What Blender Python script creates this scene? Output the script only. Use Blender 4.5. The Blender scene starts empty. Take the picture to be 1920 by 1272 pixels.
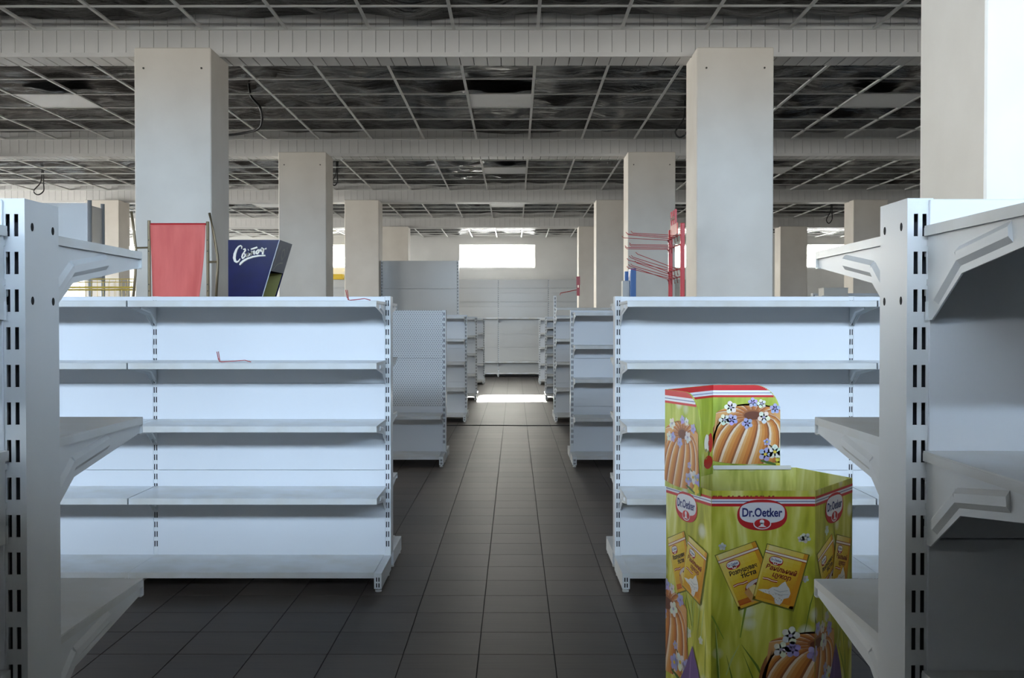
import bpy, bmesh, math, random
from mathutils import Vector, noise
from mathutils.geometry import tessellate_polygon

random.seed(7)
SC = bpy.context.scene
COL = SC.collection

# ------------------------------------------------------------------ camera, sky, sun, exposure
cam_data = bpy.data.cameras.new('camera')
cam_data.sensor_width = 36.0
cam_data.lens = 36.0 * 1970 / 1920
cam_data.clip_start = 0.05
cam = bpy.data.objects.new('camera', cam_data)
cam.location = (0, 0, 1.30)
cam.rotation_euler = (math.radians(90 - 0.8725), 0, 0.00254)
COL.objects.link(cam)
SC.camera = cam

SC.view_settings.view_transform = 'Standard'
SC.view_settings.look = 'None'
SC.view_settings.gamma = 1.0
SC.view_settings.use_curve_mapping = False
SC.view_settings.exposure = 1.70

SKY_STRENGTH = 1.0
world = bpy.data.worlds.new('daylight')
SC.world = world
world.use_nodes = True
wn, wl = world.node_tree.nodes, world.node_tree.links
wn.clear()
w_out = wn.new('ShaderNodeOutputWorld')
w_bg = wn.new('ShaderNodeBackground')
w_tc = wn.new('ShaderNodeTexCoord')
w_sep = wn.new('ShaderNodeSeparateXYZ')
wl.new(w_tc.outputs['Generated'], w_sep.inputs[0])
# warm, brighter sky towards the low sun (+Y, -X), blue sky opposite; dull ground below the horizon
w_az = wn.new('ShaderNodeMath'); w_az.operation = 'MULTIPLY_ADD'
w_az.inputs[1].default_value = -0.75; wl.new(w_sep.outputs['X'], w_az.inputs[0])
w_y = wn.new('ShaderNodeMath'); w_y.operation = 'MULTIPLY'; w_y.inputs[1].default_value = 0.75
wl.new(w_sep.outputs['Y'], w_y.inputs[0]); wl.new(w_y.outputs[0], w_az.inputs[2])
w_map = wn.new('ShaderNodeMapRange'); w_map.interpolation_type = 'SMOOTHSTEP'
w_map.inputs['From Min'].default_value = -0.7; w_map.inputs['From Max'].default_value = 0.7
wl.new(w_az.outputs[0], w_map.inputs['Value'])
w_mix = wn.new('ShaderNodeMix'); w_mix.data_type = 'RGBA'
w_mix.inputs[6].default_value = (12.6, 15.6, 19.6, 1)
w_mix.inputs[7].default_value = (17, 16.0, 14.6, 1)
wl.new(w_map.outputs[0], w_mix.inputs[0])
w_hz = wn.new('ShaderNodeMapRange'); w_hz.interpolation_type = 'SMOOTHSTEP'
w_hz.inputs['From Min'].default_value = -0.02; w_hz.inputs['From Max'].default_value = 0.06
wl.new(w_sep.outputs['Z'], w_hz.inputs['Value'])
w_gr = wn.new('ShaderNodeMix'); w_gr.data_type = 'RGBA'
w_gr.inputs[6].default_value = (9.6, 9.2, 8.7, 1)
wl.new(w_mix.outputs[2], w_gr.inputs[7]); wl.new(w_hz.outputs[0], w_gr.inputs[0])
wl.new(w_gr.outputs[2], w_bg.inputs['Color'])
w_bg.inputs['Strength'].default_value = SKY_STRENGTH
wl.new(w_bg.outputs[0], w_out.inputs['Surface'])

sun_data = bpy.data.lights.new('sun', 'SUN')
sun_data.energy = 4.5
sun_data.angle = math.radians(1.6)
sun_data.color = (1.0, 0.95, 0.86)
sun = bpy.data.objects.new('sun', sun_data)
COL.objects.link(sun)
sun.location = (-3, 40, 15)
sun.rotation_euler = Vector((0.02, -1.0, -0.375)).to_track_quat('-Z', 'Y').to_euler()

# room limits
XL, XR, YB, YE, ZT = -12.6, 9.6, -2.05, 25.9, 4.0
WZ0, WZ1 = 2.66, 3.23                                  # ribbon windows
END_WINDOWS = [(-9.9, -8.04), (-5.62, -3.76), (-1.36, 0.50), (3.6, 5.0), (7.0, 8.86)]
BACK_WINDOWS = [(-9.6, -6.2), (-5.6, -2.2), (-1.9, 1.5), (2.1, 5.5), (5.8, 9.2)]
LEFT_WINDOWS = [(8.6, 11.6), (13.0, 16.0), (17.4, 20.4), (21.8, 24.8)]
WL0 = 1.25                                             # the left wall's windows reach lower


def portal(loc, rot, sx, sy):
    d = bpy.data.lights.new('window_portal', 'AREA')
    d.shape = 'RECTANGLE'; d.size = sx; d.size_y = sy
    d.cycles.is_portal = True
    o = bpy.data.objects.new('window_portal', d)
    o.location = loc; o.rotation_euler = rot
    COL.objects.link(o)


H_, ZM = WZ1 - WZ0, (WZ0 + WZ1) / 2
for a, b in END_WINDOWS:
    portal(((a + b) / 2, YE + 0.02, ZM), (math.radians(-90), 0, 0), b - a, H_)
for a, b in BACK_WINDOWS:
    portal(((a + b) / 2, YB - 0.02, ZM), (math.radians(90), 0, 0), b - a, H_)
for a, b in LEFT_WINDOWS:
    portal((XL - 0.02, (a + b) / 2, (WL0 + WZ1) / 2), (math.radians(90), 0, math.radians(-90)), b - a, WZ1 - WL0)


# ------------------------------------------------------------------ helpers
def lin(r, g, b):
    f = lambda c: (c / 255 / 12.92) if c / 255 <= 0.04045 else ((c / 255 + 0.055) / 1.055) ** 2.4
    return (f(r), f(g), f(b), 1.0)


def material(name, color, rough=0.5, metal=0.0, bump=None, var=None, spec=0.5):
    """principled surface; bump = (noise scale, strength, distance); var = (second colour, noise scale, stretch)"""
    m = bpy.data.materials.new(name)
    m.use_nodes = True
    n, l = m.node_tree.nodes, m.node_tree.links
    b = n['Principled BSDF']
    b.inputs['Base Color'].default_value = color
    b.inputs['Roughness'].default_value = rough
    b.inputs['Metallic'].default_value = metal
    b.inputs['Specular IOR Level'].default_value = spec
    tc = n.new('ShaderNodeTexCoord')
    if bump:
        t = n.new('ShaderNodeTexNoise'); t.inputs['Scale'].default_value = bump[0]
        t.inputs['Detail'].default_value = 2.0
        l.new(tc.outputs['Object'], t.inputs['Vector'])
        k = n.new('ShaderNodeBump'); k.inputs['Strength'].default_value = bump[1]
        k.inputs['Distance'].default_value = bump[2]
        l.new(t.outputs['Fac'], k.inputs['Height']); l.new(k.outputs[0], b.inputs['Normal'])
    if var:
        mp = n.new('ShaderNodeMapping'); mp.inputs['Scale'].default_value = var[2]
        l.new(tc.outputs['Object'], mp.inputs['Vector'])
        t = n.new('ShaderNodeTexNoise'); t.inputs['Scale'].default_value = var[1]
        t.inputs['Detail'].default_value = 5.0
        l.new(mp.outputs[0], t.inputs['Vector'])
        r = n.new('ShaderNodeMapRange'); r.inputs['From Min'].default_value = 0.35; r.inputs['From Max'].default_value = 0.68
        l.new(t.outputs['Fac'], r.inputs['Value'])
        x = n.new('ShaderNodeMix'); x.data_type = 'RGBA'
        x.inputs[6].default_value = color; x.inputs[7].default_value = var[0]
        l.new(r.outputs[0], x.inputs[0]); l.new(x.outputs[2], b.inputs['Base Color'])
    return m


M = {}
M['steel'] = material('white_powder_coat', lin(222, 226, 230), 0.30, bump=(420, 0.10, 0.0006), var=(lin(216, 219, 221), 3.0, (1, 1, 1)))
M['deck'] = material('white_shelf_steel', lin(220, 224, 228), 0.28, bump=(300, 0.05, 0.0005), var=(lin(205, 204, 198), 5.0, (1, 1, 1)))
M['panel'] = material('white_back_panel', lin(220, 224, 230), 0.34, bump=(6, 0.05, 0.01))
M['foot'] = material('white_plastic_foot', lin(205, 205, 202), 0.5)
M['column'] = material('white_plaster', lin(224, 217, 207), 0.75, bump=(60, 0.10, 0.002), var=(lin(212, 204, 193), 2.2, (1, 1, 1)))
M['wall'] = material('wall_plaster', lin(222, 221, 218), 0.8, bump=(40, 0.1, 0.002), var=(lin(212, 211, 208), 1.5, (1, 1, 1)))
M['pvc'] = material('white_pvc_plank', lin(212, 210, 208), 0.42, var=(lin(204, 202, 200), 4.0, (1, 1, 1)))
M['pvc_core'] = material('beam_core', lin(90, 90, 92), 0.8)
M['tbar'] = material('white_grid_bar', lin(225, 225, 222), 0.45)
M['lamp'] = material('white_ceiling_panel', lin(236, 236, 236), 0.4)
M['slab'] = material('dark_concrete', lin(60, 58, 56), 0.9)
M['grout'] = material('dark_grout', lin(42, 39, 38), 0.85)
M['black'] = material('black_rubber', lin(22, 22, 23), 0.5)
M['red'] = material('red_paint', lin(190, 34, 40), 0.28)
M['hookred'] = material('red_wire', lin(176, 44, 38), 0.3)
M['orange'] = material('orange_red_sign', lin(214, 92, 74), 0.4)
M['fabric'] = material('red_fabric', lin(226, 116, 108), 0.8, bump=(900, 0.25, 0.001), var=(lin(214, 102, 96), 6.0, (3, 3, 0.6)))
M['bronze'] = material('bronze_tube', lin(126, 110, 84), 0.38, 0.35)
M['navy'] = material('navy_gloss_card', lin(16, 18, 76), 0.25, var=(lin(11, 13, 60), 9, (1, 1, 1)), spec=0.18)
M['slate'] = material('slate_card', lin(84, 86, 98), 0.3)
M['edge'] = material('grey_card_edge', lin(176, 178, 186), 0.5)
M['olive'] = material('olive_card', lin(146, 142, 84), 0.7)
M['zinc'] = material('galvanised_sheet', lin(190, 193, 196), 0.3, 0.25, bump=(5, 0.2, 0.02))
M['yellow'] = material('yellow_wire', lin(214, 186, 84), 0.4)
M['carton'] = material('yellow_carton', lin(226, 190, 60), 0.6)
M['blue'] = material('blue_plastic', lin(64, 112, 178), 0.4)
M['whitebox'] = material('white_carton', lin(216, 214, 208), 0.6)
M['greypanel'] = material('grey_back_panel', lin(184, 184, 182), 0.2, bump=(3, 0.14, 0.02))
M['slot_shade'] = material('slot_shade_sheet', lin(52, 56, 64), 0.6)  # dark tone that paints the shade behind the post slots
M['dark_panel'] = material('dark_grey_panel', lin(120, 123, 128), 0.5)  # backs of the added shelving behind the viewer, dark to bounce less light
M['card'] = material('white_card', lin(232, 232, 228), 0.55)
M['bolt'] = material('dark_bolt', lin(70, 66, 60), 0.4, 0.6)
M['frame'] = material('window_frame', lin(236, 236, 236), 0.4)
M['dark'] = material('dark_hole', lin(18, 20, 24), 0.8)


def floor_material():
    m = material('charcoal_floor_tile', lin(96, 91, 88), 0.5, spec=0.3)
    n, l = m.node_tree.nodes, m.node_tree.links
    b = n['Principled BSDF']
    tc = n.new('ShaderNodeTexCoord')
    mp = n.new('ShaderNodeMapping'); mp.inputs['Scale'].default_value = (1.2, 22, 1)
    l.new(tc.outputs['Object'], mp.inputs['Vector'])
    t = n.new('ShaderNodeTexNoise'); t.inputs['Scale'].default_value = 2.0; t.inputs['Detail'].default_value = 6
    l.new(mp.outputs[0], t.inputs['Vector'])
    t2 = n.new('ShaderNodeTexNoise'); t2.inputs['Scale'].default_value = 1.1; t2.inputs['Detail'].default_value = 4
    l.new(tc.outputs['Object'], t2.inputs['Vector'])
    oi = n.new('ShaderNodeObjectInfo')
    a = n.new('ShaderNodeMath'); a.operation = 'MULTIPLY_ADD'; a.inputs[1].default_value = 0.22
    l.new(oi.outputs['Random'], a.inputs[0]); l.new(t.outputs['Fac'], a.inputs[2])
    a2 = n.new('ShaderNodeMath'); a2.operation = 'MULTIPLY_ADD'; a2.inputs[1].default_value = 0.5
    l.new(t2.outputs['Fac'], a2.inputs[0]); l.new(a.outputs[0], a2.inputs[2])
    r = n.new('ShaderNodeValToRGB')
    r.color_ramp.elements[0].position = 0.45; r.color_ramp.elements[0].color = lin(66, 60, 57)
    r.color_ramp.elements[1].position = 1.15 if False else 1.0; r.color_ramp.elements[1].color = lin(97, 89, 84)
    l.new(a2.outputs[0], r.inputs[0]); l.new(r.outputs[0], b.inputs['Base Color'])
    rr = n.new('ShaderNodeMapRange'); rr.inputs['To Min'].default_value = 0.40; rr.inputs['To Max'].default_value = 0.58
    l.new(t.outputs['Fac'], rr.inputs['Value']); l.new(rr.outputs[0], b.inputs['Roughness'])
    k = n.new('ShaderNodeBump'); k.inputs['Strength'].default_value = 0.12; k.inputs['Distance'].default_value = 0.002
    l.new(t.outputs['Fac'], k.inputs['Height']); l.new(k.outputs[0], b.inputs['Normal'])
    return m


def peg_material():
    m = material('white_pegboard', lin(216, 219, 222), 0.4)
    n, l = m.node_tree.nodes, m.node_tree.links
    b = n['Principled BSDF']
    tc = n.new('ShaderNodeTexCoord'); sp = n.new('ShaderNodeSeparateXYZ')
    l.new(tc.outputs['Object'], sp.inputs[0])
    row = n.new('ShaderNodeMath'); row.operation = 'DIVIDE'; row.inputs[1].default_value = 0.0175
    l.new(sp.outputs['Z'], row.inputs[0])
    fl = n.new('ShaderNodeMath'); fl.operation = 'FLOOR'; l.new(row.outputs[0], fl.inputs[0])
    odd = n.new('ShaderNodeMath'); odd.operation = 'MODULO'; odd.inputs[1].default_value = 2; l.new(fl.outputs[0], odd.inputs[0])
    half = n.new('ShaderNodeMath'); half.operation = 'MULTIPLY_ADD'; half.inputs[1].default_value = 0.5
    colx = n.new('ShaderNodeMath'); colx.operation = 'DIVIDE'; colx.inputs[1].default_value = 0.022
    l.new(sp.outputs['X'], colx.inputs[0])
    l.new(odd.outputs[0], half.inputs[0]); l.new(colx.outputs[0], half.inputs[2])
    fx = n.new('ShaderNodeMath'); fx.operation = 'FRACT'; l.new(half.outputs[0], fx.inputs[0])
    fz = n.new('ShaderNodeMath'); fz.operation = 'FRACT'; l.new(row.outputs[0], fz.inputs[0])
    cb = n.new('ShaderNodeCombineXYZ'); l.new(fx.outputs[0], cb.inputs[0])
    sc = n.new('ShaderNodeMath'); sc.operation = 'MULTIPLY'; sc.inputs[1].default_value = 0.65; l.new(fz.outputs[0], sc.inputs[0])
    l.new(sc.outputs[0], cb.inputs[1])
    ds = n.new('ShaderNodeVectorMath'); ds.operation = 'DISTANCE'; ds.inputs[1].default_value = (0.5, 0.325, 0)
    l.new(cb.outputs[0], ds.inputs[0])
    lt = n.new('ShaderNodeMath'); lt.operation = 'LESS_THAN'; lt.inputs[1].default_value = 0.17
    l.new(ds.outputs['Value'], lt.inputs[0])
    x = n.new('ShaderNodeMix'); x.data_type = 'RGBA'
    x.inputs[6].default_value = lin(216, 219, 222); x.inputs[7].default_value = lin(104, 108, 114)
    l.new(lt.outputs[0], x.inputs[0]); l.new(x.outputs[2], b.inputs['Base Color'])
    return m


def film_material():
    m = material('black_plastic_film', lin(24, 24, 25), 0.17, spec=1.0)
    n, l = m.node_tree.nodes, m.node_tree.links
    b = n['Principled BSDF']
    tc = n.new('ShaderNodeTexCoord')
    mp = n.new('ShaderNodeMapping'); mp.inputs['Scale'].default_value = (0.7, 4.0, 1)
    l.new(tc.outputs['Object'], mp.inputs['Vector'])
    t = n.new('ShaderNodeTexNoise'); t.inputs['Scale'].default_value = 3.6; t.inputs['Detail'].default_value = 7
    t.inputs['Distortion'].default_value = 1.6
    l.new(mp.outputs[0], t.inputs['Vector'])
    k = n.new('ShaderNodeBump'); k.inputs['Strength'].default_value = 1.0; k.inputs['Distance'].default_value = 0.022
    l.new(t.outputs['Fac'], k.inputs['Height']); l.new(k.outputs[0], b.inputs['Normal'])
    return m


def grass_material(name, c0, c1, c2, c3):
    """printed meadow: soft green blades with pale out-of-focus flowers"""
    m = material(name, lin(150, 165, 50), 0.42)
    n, l = m.node_tree.nodes, m.node_tree.links
    b = n['Principled BSDF']
    tc = n.new('ShaderNodeTexCoord')
    mp = n.new('ShaderNodeMapping'); mp.inputs['Scale'].default_value = (11, 11, 2.2)
    mp.inputs['Rotation'].default_value = (0.12, 0.22, 0)
    l.new(tc.outputs['Object'], mp.inputs['Vector'])
    t = n.new('ShaderNodeTexNoise'); t.inputs['Scale'].default_value = 1.6; t.inputs['Detail'].default_value = 3
    t.inputs['Distortion'].default_value = 0.6
    l.new(mp.outputs[0], t.inputs['Vector'])
    r = n.new('ShaderNodeValToRGB')
    e = r.color_ramp.elements
    e[0].position = 0.30; e[0].color = c0
    e[1].position = 0.72; e[1].color = c3
    x1 = e.new(0.45); x1.color = c1
    x2 = e.new(0.56); x2.color = c2
    l.new(t.outputs['Fac'], r.inputs[0])
    v = n.new('ShaderNodeTexVoronoi'); v.inputs['Scale'].default_value = 9.0
    l.new(tc.outputs['Object'], v.inputs['Vector'])
    mr = n.new('ShaderNodeMapRange'); mr.inputs['From Min'].default_value = 0.10; mr.inputs['From Max'].default_value = 0.24
    mr.inputs['To Min'].default_value = 0.75; mr.inputs['To Max'].default_value = 0.0
    l.new(v.outputs['Distance'], mr.inputs['Value'])
    x = n.new('ShaderNodeMix'); x.data_type = 'RGBA'; x.inputs[7].default_value = lin(226, 228, 214)
    l.new(mr.outputs[0], x.inputs[0]); l.new(r.outputs[0], x.inputs[6])
    l.new(x.outputs[2], b.inputs['Base Color'])
    return m


def print_material():
    m = material('printed_ink', (1, 1, 1, 1), 0.4)
    n, l = m.node_tree.nodes, m.node_tree.links
    a = n.new('ShaderNodeAttribute'); a.attribute_name = 'ink'
    l.new(a.outputs['Color'], n['Principled BSDF'].inputs['Base Color'])
    return m


def pane_material():
    m = bpy.data.materials.new('window_glass')
    m.use_nodes = True
    n, l = m.node_tree.nodes, m.node_tree.links
    n.clear()
    o = n.new('ShaderNodeOutputMaterial'); t = n.new('ShaderNodeBsdfTransparent'); g = n.new('ShaderNodeBsdfGlossy')
    t.inputs['Color'].default_value = (0.93, 0.95, 0.95, 1); g.inputs['Roughness'].default_value = 0.02
    x = n.new('ShaderNodeMixShader'); x.inputs[0].default_value = 0.06
    l.new(t.outputs[0], x.inputs[1]); l.new(g.outputs[0], x.inputs[2]); l.new(x.outputs[0], o.inputs[0])
    return m


M['tile'] = floor_material()
M['peg'] = peg_material()
M['film'] = film_material()
M['grass'] = grass_material('meadow_print', lin(142, 142, 34), lin(184, 184, 50), lin(206, 204, 82), lin(230, 230, 156))
M['grass_mid'] = grass_material('header_meadow_print', lin(128, 146, 40), lin(160, 176, 56), lin(184, 194, 84), lin(214, 218, 150))
M['grass_lit'] = grass_material('lit_meadow_print', lin(176, 180, 78), lin(214, 214, 120), lin(228, 228, 156), lin(240, 240, 200))  # lightened copy of the meadow, light on the bin's inner faces put into the colour
M['ink'] = print_material()
M['pane'] = pane_material()


class MB:
    def __init__(s):
        s.v, s.f = [], []

    def quad(s, *p):
        i = len(s.v); s.v += [tuple(q) for q in p]; s.f.append(tuple(range(i, i + len(p))))
        return s

    def box(s, x0, x1, y0, y1, z0, z1):
        i = len(s.v)
        s.v += [(x0, y0, z0), (x1, y0, z0), (x1, y1, z0), (x0, y1, z0), (x0, y0, z1), (x1, y0, z1), (x1, y1, z1), (x0, y1, z1)]
        s.f += [tuple(i + k for k in q) for q in ((3, 2, 1, 0), (4, 5, 6, 7), (0, 1, 5, 4), (1, 2, 6, 5), (2, 3, 7, 6), (3, 0, 4, 7))]
        return s

    def prism(s, poly, axis, a, b):
        """poly: 2D outline in the two other axes, extruded along axis from a to b"""
        n, i = len(poly), len(s.v)
        def P(p, t):
            if axis == 'x': return (t, p[0], p[1])
            if axis == 'y': return (p[0], t, p[1])
            return (p[0], p[1], t)
        s.v += [P(p, a) for p in poly] + [P(p, b) for p in poly]
        s.f.append(tuple(i + k for k in range(n))); s.f.append(tuple(i + n + k for k in reversed(range(n))))
        for k in range(n):
            j = (k + 1) % n
            s.f.append((i + k, i + n + k, i + n + j, i + j))
        return s

    def tube(s, pts, r, n=8, cap=True):
        pts = [Vector(p) for p in pts]
        rings = []
        for k, p in enumerate(pts):
            d = (pts[min(k + 1, len(pts) - 1)] - pts[max(k - 1, 0)]).normalized()
            u = d.cross(Vector((0, 0, 1)))
            if u.length < 0.2: u = d.cross(Vector((0, 1, 0)))
            u.normalize(); w = d.cross(u).normalized()
            i = len(s.v)
            s.v += [tuple(p + (u * math.cos(2 * math.pi * j / n) + w * math.sin(2 * math.pi * j / n)) * r) for j in range(n)]
            rings.append(i)
        for a, b in zip(rings, rings[1:]):
            for j in range(n):
                s.f.append((a + j, a + (j + 1) % n, b + (j + 1) % n, b + j))
        if cap:
            s.f.append(tuple(rings[0] + j for j in reversed(range(n)))); s.f.append(tuple(rings[-1] + j for j in range(n)))
        return s

    def cyl(s, c, r, z0, z1, n=14):
        return s.prism([(c[0] + r * math.cos(2 * math.pi * k / n), c[1] + r * math.sin(2 * math.pi * k / n)) for k in range(n)], 'z', z0, z1)

    def mesh(s, name, mat, smooth=False, bevel=0.0):
        me = bpy.data.meshes.new(name)
        me.from_pydata(s.v, [], s.f)
        bm = bmesh.new(); bm.from_mesh(me)
        bmesh.ops.recalc_face_normals(bm, faces=bm.faces)
        if bevel:
            es = [e for e in bm.edges if len(e.link_faces) == 2 and e.calc_face_angle(0) > 0.6]
            bmesh.ops.bevel(bm, geom=es, offset=bevel, segments=1, affect='EDGES', profile=0.5)
        bm.to_mesh(me); bm.free()
        me.materials.append(mat)
        if smooth:
            for p in me.polygons: p.use_smooth = True
        return me

    def build(s, name, mat, parent=None, **k):
        return put(name, s.mesh(name, mat, **k), parent)


def put(name, mesh, parent=None, loc=(0, 0, 0), rot=None, scale=None):
    o = bpy.data.objects.new(name, mesh)
    COL.objects.link(o)
    o.location = loc
    if rot: o.rotation_euler = rot
    if scale: o.scale = scale
    if parent is not None: o.parent = parent
    return o


def tag(o, label=None, cat=None, group=None, kind=None):
    if label: o['label'] = label
    if cat: o['category'] = cat
    if group: o['group'] = group
    if kind: o['kind'] = kind
    return o


def thing(name, label, cat, loc=(0, 0, 0), rz=0.0, group=None):
    o = bpy.data.objects.new(name, None)
    o.empty_display_size = 0.1
    COL.objects.link(o)
    o.location = loc; o.rotation_euler = (0, 0, rz)
    return tag(o, label, cat, group)


_cache = {}


def cached(key, fn):
    if key not in _cache: _cache[key] = fn()
    return _cache[key]


# ------------------------------------------------------------------ room shell
def wall_with_windows(name, axis, at, out, a0, a1, windows, label, WZ0=WZ0):
    """a wall in the plane axis = at, thick towards out, from a0 to a1 along the other axis, with ribbon windows"""
    mb = MB()
    lo, hi = min(at, at + out), max(at, at + out)
    def bx(p0, p1, z0, z1):
        if axis == 'y': mb.box(p0, p1, lo, hi, z0, z1)
        else: mb.box(lo, hi, p0, p1, z0, z1)
    bx(a0, a1, -0.1, WZ0); bx(a0, a1, WZ1, ZT)
    p = a0
    for w0, w1 in windows:
        bx(p, w0, WZ0, WZ1); p = w1
    bx(p, a1, WZ0, WZ1)
    return tag(mb.build(name, M['wall']), label, 'wall', kind='structure')


tag(MB().box(XL - .25, XR + .25, YB - .25, YE + .25, ZT, ZT + .2).build('ceiling', M['slab']), 'dark ceiling above the open white grid, hung with black plastic film', 'ceiling', kind='structure')
CEIL = bpy.data.objects['ceiling']
wall_with_windows('wall_back', 'y', YB, -.25, XL - .25, XR + .25, BACK_WINDOWS, 'plain wall behind the viewer with a row of high windows')
wall_with_windows('wall_end', 'y', YE, .25, XL - .25, XR + .25, END_WINDOWS, 'pale grey end wall at the far end of the aisle with high windows')
wall_with_windows('wall_left', 'x', XL, -.25, YB, YE, LEFT_WINDOWS, 'left side wall with a row of tall windows', WL0)
wall_with_windows('wall_right', 'x', XR, .25, YB, YE, [], 'right side wall without windows')


def window(n, axis, at, a, b, label, WZ0=WZ0):
    sgn = 1 if at > 5 else -1
    fr, ins = MB(), 0.07 * sgn
    t = 0.035
    def bx(m, p0, p1, z0, z1, d0, d1):
        q0, q1 = sorted((at + d0 * sgn, at + d1 * sgn))
        if axis == 'y': m.box(p0, p1, q0, q1, z0, z1)
        else: m.box(q0, q1, p0, p1, z0, z1)
    for p0, p1, z0, z1 in ((a, b, WZ0, WZ0 + t), (a, b, WZ1 - t, WZ1), (a, a + t, WZ0 + t, WZ1 - t), (b - t, b, WZ0 + t, WZ1 - t)):
        bx(fr, p0, p1, z0, z1, .08, .13)
    o = tag(fr.build('window_%d' % n, M['frame']), label, 'window', kind='structure')
    g = MB(); bx(g, a + t, b - t, WZ0 + t, WZ1 - t, .10, .106)
    g.build('pane', M['pane'], o)


ENDW = ['leftmost high window in the far end wall', 'high window in the end wall seen left of the third column', 'bright high window in the end wall straight down the aisle',
        'high window in the end wall glimpsed beside the red hook rack', 'high window at the right end of the end wall']
wn_ = 1
for k, (a, b) in enumerate(END_WINDOWS):
    window(wn_, 'y', YE, a, b, ENDW[k]); wn_ += 1
for k, (a, b) in enumerate(BACK_WINDOWS):
    window(wn_, 'y', YB, a, b, 'high window behind the viewer, number %s from the left wall' % ['one', 'two', 'three', 'four', 'five'][k]); wn_ += 1
for k, (a, b) in enumerate(LEFT_WINDOWS):
    window(wn_, 'x', XL, a, b, 'tall window in the left wall, number %s from the back' % ['one', 'two', 'three', 'four', 'five'][k], WL0); wn_ += 1

# floor: a grout bed with tiles on it
FLOOR = tag(MB().box(XL - .25, XR + .25, YB - .25, YE + .25, -.15, -.004).build('floor', M['grout']), 'dark charcoal tiled shop floor with thin black joints', 'floor', kind='structure')
TP, TX0, TY0, TG = 0.2965, -0.141, 4.10, 0.0018
tile_me = MB().box(TG, TP - TG, TG, TP - TG, -.004, 0).mesh('tile', M['tile'], bevel=.0008)
field = MB()
for j in range(-20, 74):
    for i in range(-34, 33):
        x, y = TX0 + i * TP, TY0 + j * TP
        single = (3.4 < y < 5.25 and -2.0 < x < 0.95) or (5.2 < y < 9.4 and -1.34 < x < 1.2) or (9.4 <= y < 12.6 and -.75 < x < .6)
        if single:
            put('tile', tile_me, FLOOR, (x, y, 0))
        else:
            field.quad((x + TG, y + TG, 0), (x + TP - TG, y + TG, 0), (x + TP - TG, y + TP - TG, 0), (x + TG, y + TP - TG, 0))
tag(field.build('tile_field', M['tile'], FLOOR), kind='stuff')

# ------------------------------------------------------------------ beams, columns, ceiling grid
BEAMS = [3.10, 7.60, 12.10, 16.72, 21.15]
BD, BZ0, GZ = 0.28, 3.23, 3.41
BLAB = ['white plank-clad ceiling beam above the viewer, out of sight', 'nearest white plank-clad ceiling beam, spanning the top of the view', 'second white plank-clad ceiling beam down the hall',
        'third white plank-clad ceiling beam down the hall', 'farthest white plank-clad ceiling beam before the end wall']
XVIS = [None, (-4.2, 3.3), (-6.2, 4.4), (-8.4, 6.6), None]
front_me = MB().box(.0012, .0988, -.008, 0, BZ0 - .002, 3.66).mesh('plank', M['pvc'], bevel=.0012)
soff_me = MB().box(.0022, .0978, 0, BD, BZ0 - .008, BZ0).mesh('plank', M['pvc'], bevel=.0040)
for bi, y in enumerate(BEAMS):
    b = tag(MB().box(XL, XR, y, y + BD, BZ0, ZT).build('beam', M['pvc_core']), BLAB[bi], 'beam', kind='structure')
    rest, soff = MB(), MB()
    for k in range(int((XR - XL) / .1)):
        x = XL + k * .1
        vis = XVIS[bi] and XVIS[bi][0] < x < XVIS[bi][1]
        if vis: put('plank', front_me, b, (x, y, 0))
        else: rest.box(x + .0012, x + .0988, y - .008, y, BZ0 - .002, 3.66)
        if vis and bi < 3: put('plank', soff_me, b, (x, y, 0))
        else: soff.box(x + .0012, x + .0988, y, y + BD, BZ0 - .008, BZ0)
        rest.box(x + .0012, x + .0988, y + BD, y + BD + .008, BZ0 - .002, 3.66)
    tag(rest.build('plank_run', M['pvc'], b), kind='stuff')
    tag(soff.build('soffit_run', M['pvc'], b), kind='stuff')
    MB().box(XL, XR, y - .013, y + .014, BZ0 - .014, BZ0 - .008).box(XL, XR, y - .0135, y - .0085, BZ0 - .014, BZ0 + .018).build('corner_strip', M['pvc'], b)
    MB().box(XL, XR, y - .030, y - .008, GZ - .002, GZ + .001).box(XL, XR, y - .011, y - .008, GZ, GZ + .022).build('wall_angle', M['tbar'], b)
    MB().box(XL, XR, y + BD + .008, y + BD + .030, GZ - .002, GZ + .001).build('wall_angle', M['tbar'], b)

CX = [(-6.74, -6.20), (-2.665, -2.130), (1.275, 1.812), (5.30, 5.835)]
CY = [2.86, 7.38, 11.87, 16.48, 21.0]
CROW = ['beside the nearest shelving', 'in the first row ahead', 'in the second row', 'in the third row', 'in the fourth row near the end wall']
CCOL = ['far left of the hall', 'left of the aisle', 'right of the aisle', 'far right of the hall']
col_me = MB().box(0, .537, 0, .46, 0, BZ0).mesh('column', M['column'], bevel=.006)
bolt_me = MB().prism([(.007 * math.cos(a * math.pi / 4), .007 * math.sin(a * math.pi / 4)) for a in range(8)], 'y', -.006, .0).mesh('bolt', M['bolt'])
for r, y in enumerate(CY):
    for c, (x0, x1) in enumerate(CX):
        o = put('column', col_me, None, (x0, y, 0))
        tag(o, 'square white column %s, %s' % (CCOL[c], CROW[r]), 'column', kind='structure')
        if r in (1, 2):
            for bx in (.066, .472):
                put('bolt', bolt_me, o, (bx, 0, 3.085))

# suspended grid: every runner and cross bar on its own
bays = [(BEAMS[0] + BD + .008, BEAMS[1] - .008, 4.63), (BEAMS[1] + BD + .008, BEAMS[2] - .008, 8.516), (BEAMS[2] + BD + .008, BEAMS[3] - .008, 13.08),
        (BEAMS[3] + BD + .008, BEAMS[4] - .008, 17.38), (BEAMS[4] + BD + .008, YE, 21.8)]


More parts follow.
